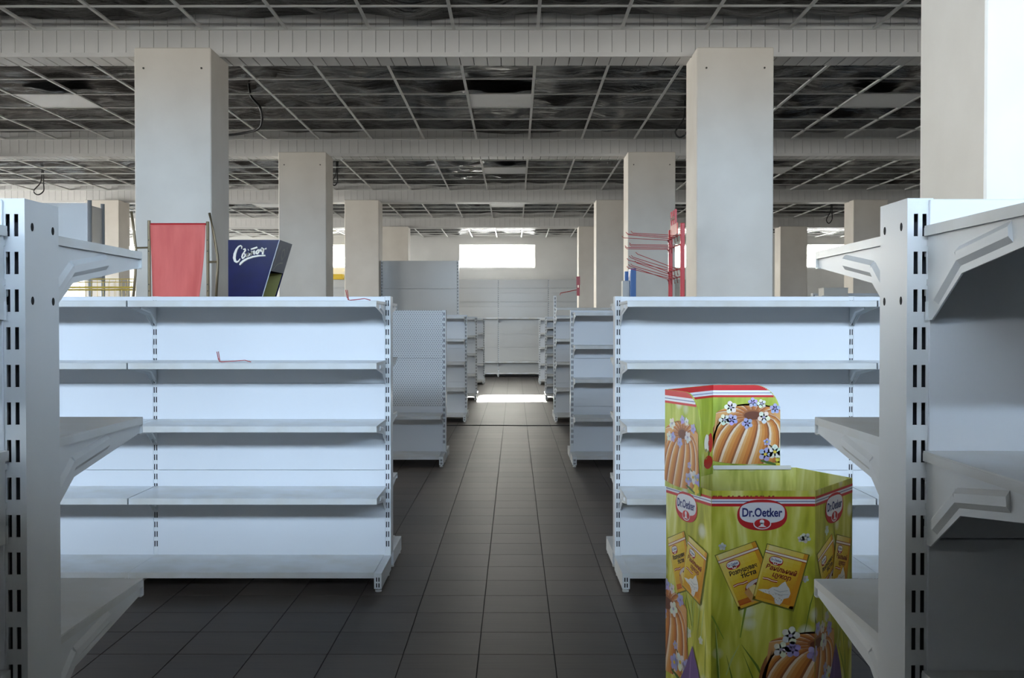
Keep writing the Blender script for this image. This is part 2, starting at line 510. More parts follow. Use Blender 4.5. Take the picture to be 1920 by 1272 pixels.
def tee(L, axis, w):
    m = MB()
    if axis == 'y': m.box(-w, w, 0, L, -.0015, .0015).box(-.002, .002, 0, L, .0015, .020)
    else: m.box(0, L, -w, w, -.0015, .0015).box(0, L, -.002, .002, .0015, .012)
    return m.mesh('main_runner' if axis == 'y' else 'cross_bar', M['tbar'])


for y0, y1, yc in bays:
    me = tee(y1 - y0, 'y', .012)
    for k in range(-16, 17):
        x = -.437 + k * .602
        if XL < x < XR: put('main_runner', me, CEIL, (x, y0, GZ))
    me2 = tee(XR - XL, 'x', .0105)
    y = yc
    while y < y1 - .08:
        if y > y0 + .05: put('cross_bar', me2, CEIL, (XL, y, GZ + .0004))
        y += .602

# black plastic film above the grid, wrinkled, with ragged edges against the beams
for bi, (y0, y1, yc) in enumerate(bays):
    nx, ny = 360, max(24, int((y1 - y0) / .04))
    m = MB()
    for j in range(ny + 1):
        for i in range(nx + 1):
            x = XL + .02 + (XR - XL - .04) * i / nx
            y = y0 + .03 + (y1 - y0 - .06) * j / ny
            e = min(j, ny - j) / ny
            w = noise.fractal(Vector((x * .8, y * 3.4, bi * 7.3)), 1.0, 2.0, 3) * .032
            w += abs(noise.noise(Vector((x * 1.3 + .6 * noise.noise(Vector((x, y * 2, 9))), y * 4.2, bi + 3.1)))) * .055 + abs(noise.noise(Vector((x * 3.1, y * 11, bi + 1.7)))) * .010
            pin = math.sin((x + .437) / .602 * math.pi) ** 2 * math.sin((y - yc) / .602 * math.pi) ** 2
            z = GZ + .105 + w - .045 * pin * (1 + noise.noise(Vector((x * .7, y * .7, 5))))
            if e < .10:
                k = (1 - e / .10)
                z += (-.02 + .045 * noise.noise(Vector((x * 1.3, 2.2 + bi, j > ny / 2)))) * k
            m.v.append((x, y, max(z, GZ + .03)))
    for j in range(ny):
        for i in range(nx):
            a = j * (nx + 1) + i
            m.f.append((a, a + 1, a + nx + 2, a + nx + 1))
    m.build('plastic_film', M['film'], CEIL, smooth=True)

# white lay-in panels
lampn = ['nearest', 'second', 'third', 'farthest']
lamp_me = MB().box(.012, .590, .012, .590, .002, .016).mesh('light_panel', M['lamp'], bevel=.003)
for r, ly in enumerate((9.72, 14.284, 18.584, 22.40)):
    for k, side in ((0, 'over the aisle'), (-7, 'left of the columns'), (6, 'right of the columns')):
        o = put('ceiling_panel', lamp_me, None, (-.437 + k * .602, ly, GZ))
        tag(o, 'white square panel laid in the ceiling grid %s, %s of its row going away' % (side, lampn[r]), 'ceiling panel', 'white panels in the ceiling grid')

# ------------------------------------------------------------------ shop shelving
PW, PD = 0.034, 0.0515            # post width, half depth
SD = 0.39                         # shelf depth
LEVELS = [1.408, 1.108, .803, .454]


def post_mesh(H):
    def fn():
        m = MB()
        w = PW / 2
        xs = [-w, -.0085, -.0028, .0028, .0085, w]
        zs, z = [H], H - .0205
        slots = []
        while z - .0297 > .13:
            slots.append((z - .0297, z)); z -= .05
        zl = sorted({.092, H} | {a for s_ in slots for a in s_})
        for yy in (-PD, PD):
            for a, b in zip(zl, zl[1:]):
                is_slot = any(abs(a - s0) < 1e-6 for s0, s1 in slots)
                for i in range(5):
                    if is_slot and i in (1, 3):
                        d = .0016 if yy < 0 else -.0016                 # sheet thickness around the slot
                        x0, x1 = xs[i], xs[i + 1]
                        for (p, q) in (((x0, a), (x1, a)), ((x1, a), (x1, b)), ((x1, b), (x0, b)), ((x0, b), (x0, a))):
                            m.quad((p[0], yy, p[1]), (q[0], yy, q[1]), (q[0], yy + d, q[1]), (p[0], yy + d, p[1]))
                        continue
                    m.quad((xs[i], yy, a), (xs[i + 1], yy, a), (xs[i + 1], yy, b), (xs[i], yy, b))
        for xx in (-w, w):
            m.quad((xx, -PD, .092), (xx, PD, .092), (xx, PD, H), (xx, -PD, H))
        m.quad((-w, -PD, H), (w, -PD, H), (w, PD, H), (-w, PD, H))
        m.quad((-w, -PD, .092), (w, -PD, .092), (w, PD, .092), (-w, PD, .092))
        nf = len(m.f)
        for yy in (-.030, .030):                                     # dark sheets standing in for the shade inside the tube
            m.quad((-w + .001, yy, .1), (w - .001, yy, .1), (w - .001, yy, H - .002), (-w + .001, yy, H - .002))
        me = bpy.data.meshes.new('upright_post')
        me.from_pydata(m.v, [], m.f)
        me.materials.append(M['steel']); me.materials.append(M['slot_shade'])
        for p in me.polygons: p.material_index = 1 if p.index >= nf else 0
        return me
    return cached(('post', H), fn)


def bracket_mesh(d=SD):
    def fn():
        m = MB()
        t, tip = .0011, d - .004
        k = tip / .386
        m.prism([(0, -.002), (tip, -.002), (tip, -.029), (.105 * k, -.067), (.014, -.124), (0, -.124)], 'x', -t, t)
        for s in (-1, 1):                                        # pressed rib
            pts = [(.028, -.094), (.098 * k, -.046), (.235 * k, -.0275)]
            for a, b in zip(pts, pts[1:]):
                dy, dz = b[0] - a[0], b[1] - a[1]; L = math.hypot(dy, dz); ny, nz = -dz / L, dy / L
                r, r2, h = .0125, .0055, .0052 * s
                A = [(a[0] + ny * q, a[1] + nz * q) for q in (-r, -r2, r2, r)]
                B = [(b[0] + ny * q, b[1] + nz * q) for q in (-r, -r2, r2, r)]
                hx = [t * s, t * s + h, t * s + h, t * s]
                for q in range(3):
                    m.quad((hx[q], *A[q]), (hx[q], *B[q]), (hx[q + 1], *B[q + 1]), (hx[q + 1], *A[q + 1]))
                m.quad(*[(hx[q], *A[q]) for q in range(4)]); m.quad(*[(hx[q], *B[q]) for q in range(4)])
        for z in (-.018, -.070):                                 # hooks into the post
            m.prism([(.0, z), (-.012, z), (-.012, z - .022), (-.007, z - .022), (-.007, z - .008), (0, z - .008)], 'x', -t, t)
        m.box(-.0045, .0045, 0, .0016, -.124, -.100)
        return m.mesh('bracket', M['steel'])
    return cached(('bracket', d), fn)


def deck_mesh(L, d=SD):
    def fn():
        m = MB()
        m.prism([(0, 0), (d - .002, 0), (d, -.002), (d, -.029), (d - .002, -.031), (d - .014, -.031), (d - .014, -.029), (d - .003, -.029), (d - .003, -.0025), (0, -.0025)], 'x', 0, L)
        for x in (0, L - .0016):
            m.box(x, x + .0022, 0, d - .003, -.0135, -.0025)
            m.prism([(x + .0008 + 0 * k, 0) for k in range(0)] or [(d - .020, -.0045), (d - .016, -.0045), (d - .016, -.0085), (d - .020, -.0085)], 'x', x - .0004, x + .002)
        for y in (d * .33, d * .66):
            m.box(.01, L - .01, y, y + .03, -.014, -.0025)
        return m.mesh('shelf', M['deck'])
    return cached(('deck', round(L, 4), d), fn)


def base_deck_mesh(L, d=SD):
    def fn():
        m = MB()
        m.prism([(0, 0), (d - .002, 0), (d, -.002), (d, -.028), (d - .003, -.028), (d - .003, -.0025), (0, -.0025)], 'x', 0, L)
        for x in (0, L - .0016):
            m.box(x, x + .0016, 0, d - .003, -.022, -.0025)
        return m.mesh('base_shelf', M['deck'])
    return cached(('base', round(L, 4), d), fn)


def leg_mesh(d=SD):
    def fn():
        m = MB()
        w, z0, z1, L = .018, .017, .092, d + .004
        m.box(-w, w, 0, L - .002, z0, z1)
        xs, zs = [-w, -.0085, -.0028, .0028, .0085, w], [z0, .024, .044, .052, .072, z1]
        for i in range(5):
            for k in range(5):
                if i in (1, 3) and k in (1, 3): continue
                m.quad((xs[i], L, zs[k]), (xs[i + 1], L, zs[k]), (xs[i + 1], L, zs[k + 1]), (xs[i], L, zs[k + 1]))
        for s in (-1, 1):
            m.quad((s * w, L - .002, z0), (s * w, L, z0), (s * w, L, z1), (s * w, L - .002, z1))
        m.quad((-w, L - .002, z1), (w, L - .002, z1), (w, L, z1), (-w, L, z1))
        me = m.mesh('base_leg', M['steel'])
        me.materials.append(M['dark'])
        for p in me.polygons:
            if abs(p.center.y - (L - .002)) < 1e-5 and abs(p.normal.y) > .9: p.material_index = 1
        return me
    return cached(('leg', d), fn)


def foot_mesh():
    return cached('foot', lambda: MB().cyl((0, 0), .016, 0, .009).cyl((0, 0), .008, .009, .018).mesh('foot', M['foot']))


def hole_mesh():
    return cached('leghole', lambda: MB().box(-.0032, .0032, -.0004, .0002, -.013, .013).mesh('slot', M['dark']))


def panel_mesh(W, H, mat):
    def fn():
        return MB().box(0, W, 0, .004, 0, H).mesh('back_panel', M[mat], bevel=.0012)
    return cached(('panel', round(W, 4), round(H, 4), mat), fn)


def gondola(label, x_first, yc, n, step, H=1.438, near=LEVELS, far=LEVELS, off=0.0, pitch=.45, panel='panel', far_panel='panel', ends=(True, True), depth=SD,
            detail=True, name='gondola_shelving', near_base=True, far_base=True, group=None, holes=False, open_above=None):
    """double-sided shelving: n sections of length step from the post at x_first to the right. near = shelf levels on the side facing the viewer (-Y)."""
    g = thing(name, label, 'shelving', (x_first, yc, 0), 0, group)
    P = [i * step for i in range(n + 1)]
    for x in P:
        po = put('upright_post', post_mesh(H), g, (x, 0, 0))
        if holes:
            hm = cached('hole', lambda: MB().prism([(.0042 * math.cos(a * math.pi / 5), .0058 * math.sin(a * math.pi / 5)) for a in range(10)], 'x', -.0008, .0004).mesh('screw_hole', M['dark']))
            for s in (-1, 1):
                for yy in (-.030, .033):
                    for zz in (.036, .135):
                        put('screw_hole', hm, po, (s * (PW / 2), yy, H - zz), (0, 0, 0 if s > 0 else math.pi))
        for s in ((-1, 1) if far_base else (-1,)):
            if s == -1 and not near_base: continue
            lg = put('base_leg', leg_mesh(depth), g, (x, s * PD, 0), (0, 0, math.pi if s < 0 else 0))
            put('foot', foot_mesh(), lg, (0, depth - .02, 0))
            put('foot', foot_mesh(), lg, (0, .05, 0))
    for i in range(n):
        x0, x1 = P[i], P[i + 1]
        # back panels, stacked from the bottom
        for s, mat in ((-1, panel), (1, far_panel)):
            z = H
            while z > .12:
                h = min(pitch, z - .088)
                if open_above and z > open_above + .05:
                    z -= min(pitch, z - open_above); continue
                put('back_panel', panel_mesh(step - .022, h - .0016, mat if isinstance(mat, str) else mat(z)), g, (x0 + .011, -PD - .0042 if s < 0 else PD + .0002, z - h))
                z -= pitch
        if not open_above: put('top_cap', cached(('cap', round(step, 4)), lambda: MB().box(0, step - PW - .001, -.0432, .0432, -.004, 0).mesh('top_cap', M['steel'])), g, (x0 + PW / 2 + .0005, 0, H - .001))
        for s, lv, base in ((-1, near, near_base), (1, far, far_base)):
            rot = (0, 0, math.pi if s < 0 else 0)
            for z in lv:
                L = step - .008
                # the deck's own x axis is turned round on the near side
                sh = put('shelf', deck_mesh(L, depth), g, (x0 + .004 if s > 0 else x1 - .004, s * (PD + .0044), z + off), rot)
                for bx in (.0017, L - .0017):
                    put('bracket', bracket_mesh(depth), sh, (bx + (.0042 if bx < .1 else -.0042), 0, 0))
            if base:
                a = x0 + (.0185 if i == 0 else .001); b = x1 - (.0185 if i == n - 1 else .001)
                put('base_shelf', base_deck_mesh(b - a, depth), g, (a if s > 0 else b, s * (PD + .0044), .0965), rot)
    return g


ST = 1.204
# nearest pair, left and right of the viewer
NEAR = [1.428, 1.131, .839, .545]
gondola('nearest white shelving end at the left, slotted post close to the viewer', -.649 - PW / 2 - 2 * ST, 1.4435, 2, ST, H=1.465, near=NEAR, far=NEAR, holes=True)
gondola('nearest white shelving end at the right, slotted post beside the cardboard bin', .519 + PW / 2, 1.4435, 2, ST, H=1.465, near=NEAR, far=NEAR, holes=True)
# second pair, whose shelves face the viewer
FL = gondola('bright white five-shelf shelving left of the aisle with a folded red chair on top', -.643 - PW / 2 - 2 * ST, 5.4915, 2, ST)
FR = gondola('bright white five-shelf shelving right of the aisle, behind the cardboard bin', .520 + PW / 2, 5.4915, 2, ST)
# third pair
gondola('white shelving with perforated pegboard back, left of the aisle', -.645 - PW / 2 - ST, 9.89, 1, ST, H=1.42, near=[.47], far=LEVELS, off=-.01,
        panel=lambda z: 'peg' if z > .6 else 'panel')
gondola('white shelving third from the viewer on the right side of the aisle', .523 + PW / 2, 9.89, 1, ST, H=1.42, off=-.012)
# fourth pair
gondola('white shelving right behind the pegboard shelving, left of the aisle', -.640 - PW / 2 - ST, 14.17, 1, ST, H=1.41, off=-.02)
gondola('taller white shelving with a small red rack on top, right of the aisle', .525 + PW / 2, 14.17, 1, ST, H=1.667, near=[1.52] + LEVELS, far=LEVELS, off=-.02, open_above=1.40)
# fifth and sixth pairs
gondola('white shelving fifth from the viewer, left of the aisle', -.645 - PW / 2 - ST, 18.1, 1, ST, H=1.41, off=-.02)
gondola('white shelving fifth from the viewer, right of the aisle', .52 + PW / 2, 18.1, 1, ST, H=1.41, near=[1.39, 1.25, 1.11, .95, .8, .62, .45, .28], far=LEVELS, off=-.02)
gondola('last white shelving before the end wall, left of the aisle', -.645 - PW / 2 - ST, 22.6, 1, ST, H=1.41, off=-.02)
gondola('last white shelving before the end wall, right of the aisle', .52 + PW / 2, 22.6, 1, ST, H=1.41, off=-.02)
# tall grey unit beyond the pegboard and the shelving along the end wall
TALL = gondola('tall grey-panelled shelving rising behind the pegboard shelving', -2.108, 16.75, 1, 1.204, H=2.29, near=[1.37], far=[1.7, 1.2, .7], pitch=.44, panel='greypanel', far_panel='greypanel', depth=.30, near_base=True)
MB().box(.005, 1.199, -.105, -.057, 1.852, 1.872).box(.005, 1.199, -.107, -.104, 1.846, 1.876).build('ledge', M['greypanel'], TALL)
MB().box(.005, 1.199, -.105, -.057, 1.402, 1.418).build('ledge', M['greypanel'], TALL)
ENDRUN = gondola('long tall glossy grey shelving along the end wall under the window', -.395 - 4 * 1.22, 25.66, 8, 1.22, H=2.36, near=[1.43, .37], far=[], pitch=.33, panel='greypanel', far_panel='greypanel', depth=.30, far_base=False)
for z_ in (2.16, 1.83):
    MB().box(.01, 9.75, -.125, -.057, z_ - .012, z_ + .006).build('ledge', M['greypanel'], ENDRUN)
# far right, with a white box on it
gondola('white shelving at the far right with a white carton on top', 4.02, 14.17, 1, ST, H=1.70, near=[1.66, 1.2, .8], far=[], depth=.35, far_base=False)
# unseen tall shelving put in behind the viewer to shade the foreground
gondola('tall dark-backed shelving added out of view behind the viewer to shade the foreground', -9.6, -.80, 15, ST, H=2.30, near=[1.7, .9], far=[1.5, 1.1, .7], pitch=.45, panel='dark_panel', far_panel='dark_panel')

# ------------------------------------------------------------------ things on top of the left shelving
TOPZ = 1.408


def chair():
    g = thing('folding_chair', 'small folded chair frame with red fabric sling standing on the left shelving', 'folding chair', (-1.823, 5.70, TOPZ + .0009))
    for x, h in ((-.159, .447), (.159, .441)):
        p = MB().tube([(x, 0, 0), (x, 0, h)], .0088, 10).build('frame_tube', M['bronze'], g, smooth=False)
        for z in (.10, .065, .28, .34):
            MB().prism([(x + .003 * math.cos(a), z + .003 * math.sin(a)) for a in (0, 1, 2, 3, 4, 5)], 'y', -.0102, -.008).build('rivet_hole', M['dark'], p)
    MB().tube([(-.15, 0, .427), (.15, 0, .427)], .006, 8).build('top_bar', M['red'], g)
    m = MB()
    nx, nz = 14, 18
    for j in range(nz + 1):
        t = j / nz
        z = .424 - t * .415
        w0 = -.150 + .010 * t; w1 = .150 - .012 * t - .024 * t ** 2
        for i in range(nx + 1):
            u = i / nx
            x = w0 + (w1 - w0) * u
            y = -.012 + .010 * math.sin(u * 9 + t * 2) * min(1, t * 4) * .8 + .02 * math.sin(math.pi * t) * math.sin(math.pi * u)
            m.v.append((x, y, z))
    for j in range(nz):
        for i in range(nx):
            a = j * (nx + 1) + i
            m.f.append((a, a + 1, a + nx + 2, a + nx + 1))
    o = m.build('fabric_sling', M['fabric'], g, smooth=True)
    s = o.modifiers.new('thickness', 'SOLIDIFY'); s.thickness = .002
    MB().tube([(-.262, .02, .497), (-.250, .02, .40), (-.237, .02, .275), (-.243, .02, .15), (-.257, .02, 0)], .0072, 8).build('armrest_tube', M['bronze'], g, smooth=True)
    MB().tube([(.174, -.02, .486), (.196, -.02, .38), (.216, -.02, .262), (.219, -.02, .23), (.217, -.02, .17), (.207, -.02, 0)], .0072, 8).build('armrest_tube', M['bronze'], g, smooth=True)
    MB().tube([(.159, 0, .222), (.217, -.02, .222)], .006, 8).build('cross_bar', M['bronze'], g)
    MB().tube([(-.159, 0, .30), (-.24, .02, .30)], .005, 8).build('cross_bar', M['bronze'], g)
    MB().tube([(-.15, .004, .012), (.15, .004, .012)], .006, 8).build('bottom_bar', M['bronze'], g)


chair()


# ---- flat print on panels
class Print:
    """flat ink shapes in panel coordinates (u to the right, v up), laid just proud of the panel"""
    def __init__(s, O, U, N, umin=-9, umax=9, V=(0, 0, 1)):
        s.O, s.U, s.N, s.V = Vector(O), Vector(U).normalized(), Vector(N).normalized(), Vector(V)
        s.lo, s.hi, s.tris = umin, umax, []

    def tri(s, p, c, layer):
        for lim, sg in ((s.lo, 1), (s.hi, -1)):
            out = []
            for k in range(len(p)):
                a, b = p[k], p[(k + 1) % len(p)]
                ia, ib = (a[0] - lim) * sg >= 0, (b[0] - lim) * sg >= 0
                if ia: out.append(a)
                if ia != ib:
                    t = (lim - a[0]) / (b[0] - a[0]); out.append((lim, a[1] + t * (b[1] - a[1])))
            p = out
            if len(p) < 3: return
        s.tris.append((p, c, layer))

    def poly(s, pts, c, layer):
        c = lin(*c)
        if len(pts) <= 4 and len(pts) >= 3:
            s.tri(list(pts[:3]), c, layer)
            if len(pts) == 4: s.tri([pts[0], pts[2], pts[3]], c, layer)
            return
        for t in tessellate_polygon([[Vector((p[0], p[1], 0)) for p in pts]]):
            s.tri([pts[i] for i in t], c, layer)

    def ellipse(s, cx, cy, rx, ry, c, layer, p=2.0, n=36, rot=0.0):
        o = []
        for k in range(n):
            a = 2 * math.pi * k / n
            x = rx * math.copysign(abs(math.cos(a)) ** (2 / p), math.cos(a)); y = ry * math.copysign(abs(math.sin(a)) ** (2 / p), math.sin(a))
            o.append((cx + x * math.cos(rot) - y * math.sin(rot), cy + x * math.sin(rot) + y * math.cos(rot)))
        s.poly(o, c, layer)

    def stroke(s, pts, w, c, layer):
        """ribbon of varying width; pts = (x, y[, width factor])"""
        L, R = [], []
        for k, p in enumerate(pts):
            a, b = pts[max(k - 1, 0)], pts[min(k + 1, len(pts) - 1)]
            dx, dy = b[0] - a[0], b[1] - a[1]; d = math.hypot(dx, dy) or 1
            h = w * (p[2] if len(p) > 2 else 1) / 2
            L.append((p[0] - dy / d * h, p[1] + dx / d * h)); R.append((p[0] + dy / d * h, p[1] - dx / d * h))
        for k in range(len(pts) - 1):
            s.poly([L[k], L[k + 1], R[k + 1], R[k]], c, layer)

    def text(s, body, fn, c, layer, bold=.0, shear=0.0):
        """fn maps text units (x 0..1 over the width, y in the same units as x scaled by cap height 0..1) to (u, v)"""
        for t in text_tris(body, bold, shear):
            s.tri([fn(*p) for p in t], lin(*c), layer)

    def build(s, name, parent):
        v, f, cols = [], [], []
        for p, c, layer in s.tris:
            i = len(v)
            for q in p:
                v.append(tuple(s.O + s.U * q[0] + s.V * q[1] + s.N * (.0006 + .00022 * layer)))
            f.append(tuple(range(i, i + len(p)))); cols += [c] * len(p)
        me = bpy.data.meshes.new(name)
        me.from_pydata(v, [], f)
        at = me.color_attributes.new('ink', 'FLOAT_COLOR', 'CORNER')
        for k, c in enumerate(cols): at.data[k].color = c
        me.materials.append(M['ink'])
        return put(name, me, parent)


def text_tris(body, bold, shear):
    key = ('txt', body, bold, shear)
    if key in _cache: return _cache[key]
    cu = bpy.data.curves.new('lettering', 'FONT')
    cu.body = body; cu.resolution_u = 3; cu.offset = bold; cu.shear = shear
    o = bpy.data.objects.new('lettering', cu)
    COL.objects.link(o)
    me = bpy.data.meshes.new_from_object(o.evaluated_get(bpy.context.evaluated_depsgraph_get()))
    me.calc_loop_triangles()
    vs = [v.co for v in me.vertices]
    x0, x1 = min(v.x for v in vs), max(v.x for v in vs)
    h = .70
    tr = [[((vs[i].x - x0) / (x1 - x0), vs[i].y / h) for i in t.vertices] for t in me.loop_triangles]
    bpy.data.objects.remove(o); bpy.data.curves.remove(cu); bpy.data.meshes.remove(me)
    _cache[key] = tr
    return tr


def at_box(x, y, w, h):
    return lambda a, b: (x + a * w, y + b * h)


# ---- navy display box with the white script name
def navy_box():
    g = thing('display_box', 'navy blue counter display box with white script lettering on the left shelving', 'display box', (-1.515, 5.5575, TOPZ + .0009))
    D, H, XT, XB = .315, .331, .273, .172
    sx = lambda z: XB + (XT - XB) * z / H
    MB().prism([(0, 0), (XB, 0), (XT, H), (0, H)], 'y', 0, .004).build('front_panel', M['navy'], g)
    MB().prism([(0, 0), (XB, 0), (XT, H), (0, H)], 'y', D - .004, D).build('rear_panel', M['navy'], g)
    MB().box(0, .004, .004, D - .004, 0, H).build('side_panel', M['navy'], g)
    MB().box(.004, XT - .003, .004, D - .004, H - .004, H).build('lid', M['navy'], g)
    MB().box(.004, XB - .004, .004, D - .004, 0, .004).build('bottom_panel', M['olive'], g)
    z0 = .168
    MB().prism([(sx(z0) - .004, z0), (sx(z0), z0), (XT, H - .0001), (XT - .004, H - .0001)], 'y', .004, D - .004).build('side_flap', M['slate'], g)
    m = MB()
    m.prism([(.005, .005), (.009, .005), (.009, H - .006), (.005, H - .006)], 'y', .005, D - .005)
    m.prism([(.01, .005), (XB - .006, .005), (sx(z0) - .006, z0), (.01, z0)], 'y', D - .008, D - .005)
    m.prism([(.01, .005), (XB - .006, .005), (sx(z0) - .006, z0), (.01, z0)], 'y', .005, .008)
    m.build('inner_lining', M['olive'], g)
    MB().prism([(XB - .003, 0), (XB + .0015, 0), (XT + .0015, H), (XT - .003, H)], 'y', -.0015, .0).build('edge_strip', M['edge'], g)
    # script lettering (hand drawn strokes), u from the left edge, v from the bottom
    k = .273 / 840.0                                        # drawing units
    def pt(x, y, w=1.0): return ((x - 155) * k, H - (y - 190) * k * .985, w)
    P = Print((0, 0, 0), (1, 0, 0), (0, -1, 0))
    ink, sh = (236, 228, 216), (96, 84, 74)
    def S(pts, w=24):
        dense = []
        for a, b in zip(pts, pts[1:]):
            for q in range(3):
                t = q / 3
                dense.append(pt(*[a[i] + (b[i] - a[i]) * t for i in range(3)]))
        dense.append(pt(*pts[-1]))
        P.stroke([(x + .0022, y - .0022, w_) for x, y, w_ in dense], w * k, sh, 0)
        P.stroke(dense, w * k, ink, 1)
    S([(372, 338, .5), (380, 300, .8), (360, 284, .8), (325, 300, 1.0), (290, 350, 1.5), (264, 420, 1.9), (255, 490, 2.0), (268, 540, 1.7), (295, 556, 1.3), (325, 540, .9), (350, 500, .6)], 22)
    S([(402, 350, .8), (432, 338, .9), (436, 362, .9), (412, 400, .9), (392, 430, 1), (380, 470, 1), (388, 496, .9), (410, 484, .8), (432, 448, .8), (430, 424, .8), (404, 418, .7)])
    S([(448, 470, .7), (462, 430, 1), (474, 402, .9), (462, 446, 1), (462, 464, .9), (488, 448, .6)])
    S([(480, 356, 1.4), (488, 352, 1.4)], 20)
    S([(500, 450, .8), (518, 384, 1), (512, 420, .8), (540, 378, .9), (546, 396, 1), (534, 440, .9), (552, 398, .8), (584, 370, .9), (586, 390, 1), (574, 426, 1), (594, 420, .6)])
    S([(524, 346, .9), (570, 332, 1.1), (630, 312, 1.1)], 22)
    S([(640, 356, .9), (616, 384, 1), (612, 414, 1), (632, 420, .9), (654, 392, .9), (660, 362, .9), (640, 354, .8), (668, 352, .6)])
    S([(686, 340, 1), (684, 372, 1.1), (704, 380, .9), (728, 346, .9)])
    S([(734, 330, 1.1), (722, 380, 1.2), (716, 430, 1.2)])
    S([(700, 334, 1.2), (714, 318, 1.0)], 20)
    S([(762, 330, 1.2), (774, 340, 1.0)], 26)
    S([(342, 606, .8), (356, 580, 1.6), (400, 538, 1.6), (470, 498, 1.4), (560, 468, 1.3), (650, 452, 1.2), (762, 448, .9)], 20)
    P.build('printed_name', g)
    # worn outline of the same mark on the slanted flap
    slope = Vector((XT - XB, 0, H)).normalized()
    P2 = Print((sx(z0) + .0004, .01, z0), (0, 1, 0), Vector((H, 0, -(XT - XB))), V=slope)
    g2 = (150, 146, 138)
    P2.stroke([(.06, .14), (.04, .10), (.03, .06), (.035, .03)], .010, g2, 1)
    P2.stroke([(.12, .12), (.16, .13), (.20, .10), (.17, .07), (.13, .09), (.12, .12)], .010, g2, 1)
    P2.stroke([(.04, .01), (.08, .035), (.14, .05), (.21, .055)], .008, g2, 1)
    P2.stroke([(.20, .145), (.23, .12), (.22, .09)], .007, g2, 1)
    P2.build('printed_mark', g)


navy_box()


def wire_hook(label, loc, rz, L=.165, s=1.0):
    m = MB()
    for dy in (-.006, .006):
        m.tube([(0, dy * 2, .052), (.006, dy * 1.5, .02), (.010, dy, .004), (.02, dy, .0022), (L * .5, dy * .6, .006), (L - .03, dy * .4, .010), (L, dy * .4, .0022)], .0019, 6)
    m.tube([(.006, -.012, .016), (.006, .012, .016)], .0019, 6)
    o = m.build('wire_hook', M['hookred'], smooth=True)
    o.location = loc; o.rotation_euler = (0, 0, rz)
    return tag(o, label, 'hook', 'loose red wire hooks')


wire_hook('red wire hook lying on the second shelf of the left shelving', (-1.452, 5.13, 1.1082), -.05)
wire_hook('red wire hook lying on the top shelf edge near the aisle', (-.815, 5.09, 1.4082), -.15, L=.12)


# ------------------------------------------------------------------ red hook rack on the floor behind the right shelving
def hook_rack():
    X = 1.036
    g = thing('hook_rack', 'tall red floor rack with long wire hooks in front of the right column', 'display rack', (X, 6.75, 0))
    H = 1.918
    for y in (-.25, .25):
        p = MB().box(-.013, .013, y - .013, y + .013, .012, H).build('rack_post', M['red'], g, bevel=.003)
        MB().box(-.20, .16, y - .015, y + .015, 0, .014).build('rack_foot', M['red'], g)
    MB().box(-.008, .008, -.237, .237, .25, .27).build('lower_rail', M['red'], g)
    for z in (1.845, 1.785, 1.635, 1.585):
        MB().tube([(-.018, -.25, z), (-.018, .25, z)], .004, 8).tube([(0, -.25, z), (-.018, -.25, z)], .004, 6).tube([(0, .25, z), (-.018, .25, z)], .004, 6).build('hook_rail', M['hookred'], g)
    for k in range(4):
        y = -.19 + .125 * k
        for z0, dz, L in ((1.845, .016 + .005 * (k % 3), .30 + .018 * (k % 2)), (1.785, .004, .31 - .014 * (k % 2)), (1.635, .095 - .012 * (k % 3), .27 + .014 * (k % 3)), (1.585, .090 - .010 * (k % 3), .275 + .012 * (k % 3))):
            m = MB()
            m.tube([(-.018, y, z0), (-.05, y, z0 + dz * .12), (-L, y, z0 + dz), (-L - .012, y, z0 + dz + .012)], .0023, 6)
            m.tube([(-.018, y, z0 - .035), (-.024, y, z0 - .004), (-.018, y + .012, z0)], .003, 6)
            m.build('hook', M['hookred'], g, smooth=True)
    s = MB()
    s.box(-.004, .004, -.05, .235, H - .05, H + .022)
    sg = s.build('sign_board', M['orange'], g)
    l = MB()
    for y in (.20, .12, .03):
        l.box(-.006, .006, y - .014, y + .014, H + .020, H + .115)
    l.box(-.006, .006, .03, .20, H + .055, H + .075)
    l.build('sign_letters', M['red'], sg)


hook_rack()


# small red rack on the taller shelving further back
def small_rack():
    g = thing('small_hook_rack', 'small red hook rack standing on the taller far right shelving', 'display rack', (.856, 14.17, 1.667))
    MB().box(-.02, .02, -.012, .012, .0, .11).build('rack_plate', M['red'], g)
    MB().box(-.018, -.006, -.006, .006, .11, .145).box(.006, .018, -.006, .006, .11, .145).build('rack_neck', M['red'], g)
    MB().box(-.024, .024, -.012, .012, .145, .26).build('sign_board', M['red'], g)
    MB().tube([(-.02, 0, .08), (-.24, -.02, .035), (-.245, -.02, .01)], .006, 6).build('hook', M['hookred'], g)


small_rack()

# blue and white stand on the third right shelving
g = thing('card_stand', 'narrow blue and white stand on top of the third right shelving', 'stand', (1.055, 9.66, 1.398))
MB().box(.0, .05, -.09, .10, 0, .40).build('blue_board', M['blue'], g, bevel=.003)
MB().box(-.065, -.001, -.02, .10, 0, .29).build('white_board', M['whitebox'], g, bevel=.003)
MB().box(-.045, -.012, -.02, .04, .291, .375).build('blue_tab', M['blue'], g)

